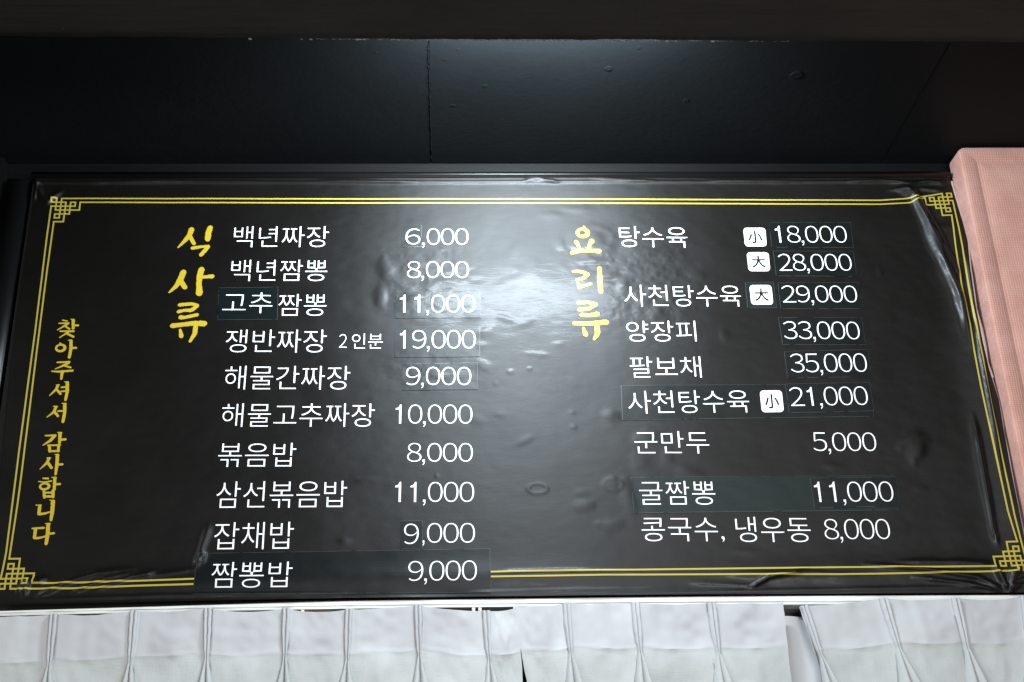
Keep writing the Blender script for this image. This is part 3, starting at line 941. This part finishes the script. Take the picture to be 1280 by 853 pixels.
brush('greeting_letter', VC([[(200, 672, 20), (270, 676, 24)], [(140, 715, 14), (225, 725, 18), (312, 708, 20)], [(313, 660, 10), (380, 662, 14)], [(358, 668, 40), (350, 825, 36)], [(360, 755, 24), (428, 750, 28)]])
      + VD([[(250, 88, 30), (258, 172, 34)], [(366, 82, 34), (366, 168, 34)], [(255, 112, 22), (375, 112, 24)], [(258, 160, 26), (370, 158, 28)]]), M_YELLOW, rings=[(35 + 222 / 10.66, 535 + 782 / 10.66, 54 / 10.66, 38 / 10.66, 32 / 10.66)], seed=18)
brush('greeting_letter', VD([[(150, 268, 12), (215, 267, 14)], [(200, 275, 38), (188, 372, 38)], [(185, 380, 34), (260, 375, 26), (335, 350, 16)], [(322, 205, 10), (384, 211, 14)], [(364, 220, 46), (355, 350, 44), (339, 458, 32)]]), M_YELLOW, seed=19)
brush('greeting_letter', VD([[(105, 562, 20), (250, 553, 26)], [(145, 565, 38), (132, 678, 36)], [(132, 684, 28), (200, 680, 26), (285, 655, 18)], [(268, 500, 10), (330, 500, 14)], [(304, 510, 46), (298, 640, 44), (279, 756, 36)], [(305, 628, 24), (378, 622, 26)]]), M_YELLOW, seed=20)

# ---- menu lines, left column ----------------------------------------------
text('백년짜장', 292.3, 411, 283, 309)
text('백년짬뽕', 289, 409, 325, 351.5)
s = patch([(273, 360), (347.6, 359), (347, 400), (272, 400.6)], M_TEALD, 0.0011, label='small teal film sticker patched over the start of the third dish')
text('고추', 278.8, 340.7, 366, 392, parent=s, off=0.0018)
text('짬뽕', 348, 408, 367.7, 395)
text('쟁반짜장', 282.5, 408.2, 412.4, 440.8)
text('2', 424, 433.6, 418, 434.8)
text('인분', 440, 478.5, 417, 435.8)
text('해물간짜장', 281, 437.7, 457.7, 487.2)
text('해물고추짜장', 277.3, 468.4, 504.7, 533.8)
text('볶음밥', 273, 370, 554, 583.8)
text('삼선볶음밥', 270.7, 433.6, 601.8, 635, rise=-1)
text('잡채밥', 267.8, 367, 653, 687, rise=-1)
s = patch([(502, 282), (527, 281.5), (527, 309), (502, 310)], M_STICK, 0.0011, label='small black film sticker round the first digit of the top price')
text('6', 507, 525.3, 286.5, 306, parent=s, off=0.0018)
text(',000', 528.2, 585.4, 286, 306.4)
text('8,000', 509, 586, 327, 347.7)
s = patch([(493, 364.5), (600, 363.5), (601, 397.5), (493, 398)], M_STICK, 0.0011, label='black film sticker carrying the third price of the left column')
text('11,000', 500, 594, 369, 390.8, parent=s, off=0.0018)
s = patch([(493, 409), (600, 408), (600, 446), (493, 447)], M_STICK, 0.0011, label='black film sticker carrying the fourth price of the left column')
text('19,000', 500, 594.6, 413, 435.8, parent=s, off=0.0018)
s = patch([(502.5, 454.5), (597, 453.5), (597, 487), (502.5, 488)], M_STICK, 0.0011, label='black film sticker carrying the fifth price of the left column')
text('9,000', 507.5, 589, 459, 481.6, parent=s, off=0.0018)
text('10,000', 494.7, 590.5, 506, 529.7)
text('8,000', 509, 591, 554, 577.4)
text('11,000', 494, 592.7, 602.7, 627.7)
s = patch([(499.6, 651.5), (528.3, 651), (528.5, 686), (499.2, 686.5)], M_STICK, 0.0011, label='small black film sticker round a single digit near the bottom of the left column')
text('9', 505, 523.5, 655, 680.5, parent=s, off=0.0018)
text(',000', 527.5, 593.7, 654, 678.7)
s = patch([(247.5, 692), (612.5, 686), (614, 741), (241, 744)], M_STICK, 0.0016, label='long black film sticker across the bottom border with the last dish of the left column')
text('짬뽕밥', 265, 365.6, 703, 735.6, parent=s, off=0.0024, rise=-1)
text('9,000', 510.5, 596, 701.5, 726.8, parent=s, off=0.0024, rise=-1)

# ---- menu lines, right column -----------------------------------------------
text('탕수육', 774, 859, 284, 309.7, rise=1)
text('사천탕수육', 780, 926, 357, 383.5, rise=0.5)
text('양장피', 783, 869.7, 401.6, 427.3)
text('팔보채', 787.4, 876, 446, 472.5)


def badge(ch, quad, parent=None, off=0.0012, label=None):
    """white rounded square with a black character"""
    q = [at(*p) for p in quad]
    pts = []
    rad = 0.16
    for cx, cy_, a0 in ((1 - rad, 1 - rad, 0), (rad, 1 - rad, 90), (rad, rad, 180), (1 - rad, rad, 270)):
        for k in range(5):
            th = R(a0 + 22.5 * k)
            pts.append((cx + rad * math.cos(th), cy_ + rad * math.sin(th)))
    pts = np.array([(0.5, 0.5)] + pts)
    uv = quad_map(pts[:, 0], pts[:, 1], q)
    n = len(pts) - 1
    o = conform('badge', uv, [(0, 1 + i, 1 + (i + 1) % n) for i in range(n)], off, M_WHITE, parent or ban, label=label)
    co, fa = glyphs(ch, 1.0, 0.02)
    lo = co.min(0); hi = co.max(0)
    g_ = (co - lo) / (hi - lo) * 0.66 + 0.17
    uv = quad_map(g_[:, 0], g_[:, 1], q)
    return o, conform('badge_character', uv, fa, off + 0.0006, M_INK, o if parent is None else parent)


badge('小', [(928.7, 285.5), (956.5, 285.3), (958.3, 308.6), (931.2, 308.8)], label='white badge beside the first price of the right column')
badge('大', [(933, 316), (960.5, 315.8), (962.6, 339.6), (935.5, 339.8)], label='white badge beside the second price of the right column')
s = patch([(931, 353.5), (967, 353), (971, 385.6), (934, 385.8)], M_TEAL, 0.0011, label='little teal film sticker under the third white badge of the right column')
badge('大', [(936.3, 357.2), (963.8, 357), (966.4, 381.5), (938.9, 381.8)], s, 0.0018)
s = patch([(961, 278.5), (1063, 278.5), (1067, 310), (964.5, 310)], M_STICK, 0.0011, label='black film sticker with the first price of the right column')
text('18,000', 969, 1058, 283, 303.8, parent=s, off=0.0018)
s = patch([(966, 314), (1067, 314.5), (1071, 346.3), (970, 345.6)], M_STICK, 0.0011, label='black film sticker with the second price of the right column')
text('28,000', 973, 1064, 318, 339, parent=s, off=0.0018)
s = patch([(972, 354), (1073, 353.5), (1078.7, 386.7), (975.6, 386.9)], M_STICK, 0.0011, label='black film sticker with the third price of the right column')
text('29,000', 977.3, 1070.8, 357.7, 378.7, parent=s, off=0.0018)
s = patch([(972.5, 397.3), (1077, 397.6), (1082, 431.8), (977.8, 431.8)], M_STICK, 0.0011, label='black film sticker with the fourth price of the right column')
text('33,000', 979, 1074, 402.6, 424.7, parent=s, off=0.0018, rise=0.5)
s = patch([(979.7, 439.8), (1084.6, 437.2), (1090, 471.7), (984, 473.2)], M_STICK, 0.0011, label='black film sticker with the fifth price of the right column')
text('35,000', 987.6, 1083, 442.7, 465.8, parent=s, off=0.0018, rise=-0.8)
s = patch([(776, 482.3), (1085, 480.3), (1092.5, 521), (778, 526)], M_STICK, 0.0011, label='long faint film sticker with the sixth dish of the right column')
text('사천탕수육', 785, 935.8, 488.8, 517, parent=s, off=0.0018, rise=-1.5)
badge('小', [(949.2, 489), (976.8, 488.5), (979.7, 515.6), (952, 516.2)], s, 0.0018)
s = patch([(981, 480.5), (1087, 478.2), (1092.5, 514.3), (986, 517)], M_STICK, 0.0022, label='black film sticker with the sixth price, overlapping the long sticker')
text('21,000', 987, 1084, 484.3, 507.5, parent=s, off=0.0029, rise=-1.5)
text('군만두', 793, 886, 539.6, 567.5)
text('5,000', 1016, 1095, 540.8, 564)
s = patch([(788, 597), (1118, 594.3), (1123, 638), (792, 642)], M_TEAL, 0.0011, label='long teal film sticker with the eighth dish of the right column')
text('굴짬뽕', 799, 893.6, 602, 631.6, parent=s, off=0.0018)
s = patch([(1012, 598), (1120, 596.4), (1124.6, 633), (1017.7, 635.8)], M_STICK, 0.0022, label='black film sticker with the eighth price at the end of the long teal one')
text('11,000', 1018, 1116, 602.5, 627.8, parent=s, off=0.0029, rise=-0.5)
text('콩국수,', 802, 904.6, 647.8, 677)
text('냉우동', 919.5, 1013, 646.5, 678)
text('8,000', 1030, 1112, 649, 674.4)

# ------------------------------------------------------------------ pink upholstered panel on the right
YF = YB - 0.068                                    # its front face
fx0 = float(at(1200, 200, YF)[0]); fz1 = float(at(1240, 183, YF)[1])
pan = empty('upholstered_panel', (fx0 + 0.35, YB - 0.03, -0.2), 'pink woven fabric wall panel with padded edge, right of the black menu banner', 'wall panel')
bm = bmesh.new()
W_ = 0.9
# front view outline with rounded top left corner, lofted over depth profile
prof = [(0.000, 0.0), (0.0, 0.056), (0.002, 0.063), (0.006, 0.0675), (0.014, 0.068), (0.040, 0.0675), (0.0445, 0.0645), (0.049, 0.0635), (0.056, 0.066), (0.075, 0.0675)]  # inset, depth


def outline(inset, n=10):
    r_ = max(0.022 - inset, 0.004)
    x0 = fx0 + inset; z1 = fz1 - inset
    pts = [(x0, -0.25), (x0, 0.3), (x0, 0.8), (x0, 1.2)]
    pts = [(x0, z) for z in np.linspace(-0.25, z1 - r_, 40)]
    pts += [(x0 + r_ - r_ * math.cos(a), z1 - r_ + r_ * math.sin(a)) for a in np.linspace(0, math.pi / 2, n)[1:]]
    pts += [(x, z1) for x in np.linspace(x0 + r_, fx0 + W_, 24)[1:]]
    return pts


rings = []
for ins, dep in prof:
    rings.append([(x + 0.0006 * noise2(z * 20, dep * 50), YB + 0.0 - dep - 0.0009 * noise2(x * 15, z * 15), z + 0.0006 * noise2(x * 22, 3)) for x, z in outline(ins)])
m_ = len(rings[0])
vs = [p for r_ in rings for p in r_]
fs = [(k * m_ + i, k * m_ + i + 1, (k + 1) * m_ + i + 1, (k + 1) * m_ + i) for k in range(len(rings) - 1) for i in range(m_ - 1)]
bv = len(vs)
last = rings[-1]
vs.append((fx0 + W_, last[0][1], -0.25)); vs.append((fx0 + W_, last[0][1], last[-1][2]))
fs.append([(len(rings) - 1) * m_ + i for i in range(m_)] + [bv])
obj('fabric_cover', vs, fs, M_PINK, pan, label='pink woven cover with a padded border')
from_bm('backing_board', box_bm(fx0 + 0.012, fx0 + W_, YB - 0.02, YW - 0.003, -0.25, fz1 - 0.012), M_DARK, pan, smooth=False)

# ------------------------------------------------------------------ white curtain rail under the banner
YR = YB - 0.024
rp = [(-30, 764.5, 771.5), (0, 763, 770), (215, 757, 765), (430, 750.5, 761), (640, 748, 758.5), (860, 745.3, 756.5), (1060, 744, 755.5), (1280, 743.2, 755), (1330, 743, 755)]
rail = empty('curtain_rail', (float(at(640, 752)[0]), YR, float(at(640, 752)[1])), 'white curtain rail running under the whole menu banner', 'curtain rail')
xs = np.linspace(float(at(-30, 764, YR)[0]), float(at(1330, 743, YR)[0]), 120)
tops = np.array([at(a, b_, YR) for a, b_, _ in rp]); bots = np.array([at(a, c_, YR) for a, _, c_ in rp])
zt_ = np.interp(xs, tops[:, 0], tops[:, 1]); zb_ = np.interp(xs, bots[:, 0], bots[:, 1])
ker = np.ones(15) / 15
zt_ = np.convolve(np.pad(zt_, 7, 'edge'), ker, 'valid'); zb_ = np.convolve(np.pad(zb_, 7, 'edge'), ker, 'valid')
sec = []
for x, a, b_ in zip(xs, zt_, zb_):
    sec.append([(x, YW - 0.002, a - 0.001), (x, YR + 0.002, a - 0.001), (x, YR, a - 0.003), (x, YR, b_ + 0.008), (x, YR + 0.0015, b_ + 0.006), (x, YR + 0.0015, b_ + 0.0005), (x, YR + 0.004, b_), (x, YW - 0.002, b_)])
K = 8
vs = [p for s_ in sec for p in s_]
fs = [(i * K + k, (i + 1) * K + k, (i + 1) * K + k + 1, i * K + k + 1) for i in range(len(xs) - 1) for k in range(K - 1)]
obj('rail_profile', vs, fs, M_RAIL, rail, smooth=False)


def railz(x): return float(np.interp(x, xs, zb_))


for px, py in ((592, 762), (600, 763), (1009, 757), (378, 765), (441, 764)):
    x, z = at(px, py, YR)
    bm = box_bm(x - 0.004, x + 0.004, YR + 0.002, YR + 0.012, railz(x) - 0.010, railz(x) - 0.0003, 0.001, 1)
    box_bm(x - 0.0015, x + 0.0015, YR - 0.002, YR + 0.002, railz(x) - 0.017, railz(x) - 0.004, 0.0005, 1, bm)
    from_bm('glider', bm, M_RAIL, rail, smooth=False)

# strip of ochre wood glimpsed between rail and sagging cloth
a, b_ = at(366, 765, YB + 0.0), at(500, 776, YB + 0.0)
wood = from_bm('wooden_batten', box_bm(a[0], b_[0], YB + 0.002, YB + 0.02, b_[1] - 0.03, a[1] + 0.004, 0.002), M_WOOD, smooth=False)
tag(wood, 'ochre wooden batten glimpsed above the sagging top of the left curtain', 'batten')

# ------------------------------------------------------------------ curtains
YC = YB - 0.042


def curtain(name_label, pleats, left, right, group='pinch pleated curtains on the rail', drop=0.62, lean=0.0, seed=0):
    """pleats: (px at the top, px at the pinch, skew) ; left / right: (px top, py top, px at pinch height)"""
    r = np.random.default_rng(seed)
    zt0 = float(at((left[0] + right[0]) / 2, 765, YC)[1])
    zp0 = float(at((left[0] + right[0]) / 2, 829, YC)[1])          # height of the pinch
    root = empty('curtain', (float(at((left[0] + right[0]) / 2, 850, YC)[0]), YC, zt0 - drop), name_label, 'curtain', group)
    NZr = 60
    zrel = np.concatenate([np.linspace(0, 1, 26), 1 + (np.linspace(0, 1, NZr - 26 + 1)[1:]) ** 1.2 * ((drop - (zt0 - zp0)) / (zt0 - zp0))])
    cols = []                                                      # (kind, px top, py top, px pinch, pleat index / offset)
    keys = [('edge', *left, 0)] + [('pleat', *p) for p in pleats] + [('edge', *right, 0)]
    # list of columns: each is a function of t (0 top, 1 pinch, >1 below) -> x, y ; and a top height
    C_ = []
    for i, k in enumerate(keys):
        _, pt, py, pp, sk = k
        xt = float(at(pt, py, YC)[0]); zt_top = float(at(pt, py, YC)[1]); xp = float(at(pp, 829, YC)[0])
        if k[0] == 'pleat':
            fold = [(-1.0, 0.0), (-1.02, 0.3), (-0.97, 0.62), (-0.83, 0.88), (-0.6, 1.0), (-0.32, 0.92), (-0.12, 0.66), (-0.03, 0.3), (0.0, 0.05), (0.03, 0.3), (0.12, 0.66), (0.32, 0.92), (0.6, 1.0), (0.83, 0.88), (0.97, 0.62), (1.02, 0.3), (1.0, 0.0)]
            for fx_, fy_ in fold:
                C_.append(dict(xt=xt, xp=xp, zt=zt_top, fx=fx_, fy=fy_, sk=sk, pl=i, s=0, bay=i))
        else:
            C_.append(dict(xt=xt, xp=xp, zt=zt_top, fx=0, fy=0, sk=0, pl=-1, s=0, bay=i))
        if i < len(keys) - 1:
            nk = keys[i + 1]
            xt2 = float(at(nk[1], nk[2], YC)[0]); z2 = float(at(nk[1], nk[2], YC)[1]); xp2 = float(at(nk[3], 829, YC)[0])
            nb = 26
            for j in range(1, nb):
                s_ = j / nb
                sag = 0.005 * (4 * s_ * (1 - s_)) * r_bay[(i + seed * 5) % len(r_bay)]
                C_.append(dict(xt=xt * (1 - s_) + xt2 * s_, xp=xp * (1 - s_) + xp2 * s_, zt=zt_top * (1 - s_) + z2 * s_ - sag, fx=0, fy=0, sk=0, pl=-1, s=s_, bay=i))
    nC = len(C_)
    vs = []
    ph = [r.uniform(0, 6.28) for _ in keys]
    am = [r.uniform(0.6, 1.3) for _ in keys]
    for t in zrel:
        for cdx in C_:
            base = cdx['xt'] + (cdx['xp'] - cdx['xt']) * t
            z = cdx['zt'] + (zp0 - zt0) * t + (0.002 * noise2(cdx['xt'] * 30, t * 2))
            if t <= 1:
                wd = 0.0085 - 0.0045 * t ** 3; dp = 0.0085 - 0.001 * t ** 4
            else:
                q_ = min(1, (t - 1) / 0.8)
                wd = 0.0040 + 0.020 * q_; dp = 0.0085 + 0.016 * q_
            x = base + cdx['fx'] * wd + cdx['sk'] * cdx['fy'] * dp
            y = YC - cdx['fy'] * dp
            if cdx['s'] > 0:
                s_ = cdx['s']; k = cdx['bay']
                bel = math.sin(math.pi * s_)
                amp = 0.007 * min(1, t) if t <= 1 else 0.007 + 0.012 * min(1, (t - 1) / 1.5)
                y += bel * amp * math.sin(ph[k]) * am[k] * 0.8 + (0.018 * noise2(s_ * 2.2 + k * 7, t * 1.6 + seed) + 0.004 * noise2(s_ * 9 + k * 3, t * 6)) * bel ** 0.7
                # slight crease where the header band ends
                y += -0.0018 * math.exp(-((t - 0.86 + 0.03 * math.sin(s_ * 5 + k)) / 0.035) ** 2) * bel ** .3
                # sagging folds between the hooks near the top
                y += 0.003 * noise2((s_ + 0.35 * t) * 5 + k * 2, t * 1.3 + 4) * (1 - min(t, 1) * .5) * bel ** 0.7
            else:
                x += 0.0016 * noise2(cdx['pl'] * 5 + cdx['fx'], t * 9 + seed * 3)
            vs.append((x, y, z))
    iz = int(np.argmin(abs(zrel - 0.88)))
    f_top, f_bot = [], []
    for j in range(len(zrel) - 1):
        for i in range(nC - 1):
            f = (j * nC + i, (j + 1) * nC + i, (j + 1) * nC + i + 1, j * nC + i + 1)
            (f_top if j < iz else f_bot).append(f)
    vt = vs[:(iz + 1) * nC]
    o1 = obj('header_band', vt, f_top, M_CLOTH, root)
    vb = vs[iz * nC:]
    o2 = obj('drape', vb, [tuple(q_ - iz * nC for q_ in f) for f in f_bot], M_CLOTH2, root)
    # hem stitched along the top
    return root


r_bay = [1.0, 0.7, 0.9, 0.6, 1.4, 1.2, 0.5, 0.8, 0.6, 1.1, 0.9, 0.7, 1.0]
curtain('pale grey pinch pleated curtain hanging at the left end of the white rail', [(-33, 772, -36, 0), (67, 768, 62, 0.05), (168, 764, 163, 0), (260, 761, 258, 0), (358, 760.5, 356, 0), (436, 762, 434, 0), (522, 757, 524, 0.1), (607, 764, 611, 0.25)],
        (-80, 774, -80), (648, 759, 652), seed=0)
curtain('pale grey pinch pleated curtain hanging in the middle, right of the dark slit', [(707, 754, 713, 0.35), (793, 753.5, 800, 0.35), (888, 754, 897, 0.55)],
        (641, 757.5, 653), (979, 753.5, 987), seed=1)
curtain('pale grey pinch pleated curtain hanging at the right end, its left edge leaning', [(1004, 757.5, 1026, 0.3), (1103, 747.5, 1124, 0.5), (1193, 748, 1210, 0.5), (1279, 746, 1290, 0.2)],
        (999, 758, 1021), (1340, 757, 1340), seed=2)

# the third curtain's side turns back behind its leading edge
root3 = bpy.data.objects['curtain.002']
vs = []; nx, nz = 14, 24
pa, pb = at(972, 770, YB - 0.012), at(1040, 770, YB - 0.012)
for j in range(nz + 1):
    for i in range(nx + 1):
        s_ = i / nx; t = j / nz
        vs.append((pa[0] + (pb[0] - pa[0]) * s_, YB - 0.008 - 0.006 * math.sin(s_ * 9 + 2 * t) - 0.003 * t, pa[1] - 0.002 * math.sin(s_ * 4) - 0.4 * t))
obj('return_flap', vs, [(j * (nx + 1) + i, (j + 1) * (nx + 1) + i, (j + 1) * (nx + 1) + i + 1, j * (nx + 1) + i + 1) for j in range(nz) for i in range(nx)], M_CLOTH, root3, label='side of the curtain folded back behind its front edge')
bpy.data.scenes.remove(TMP)
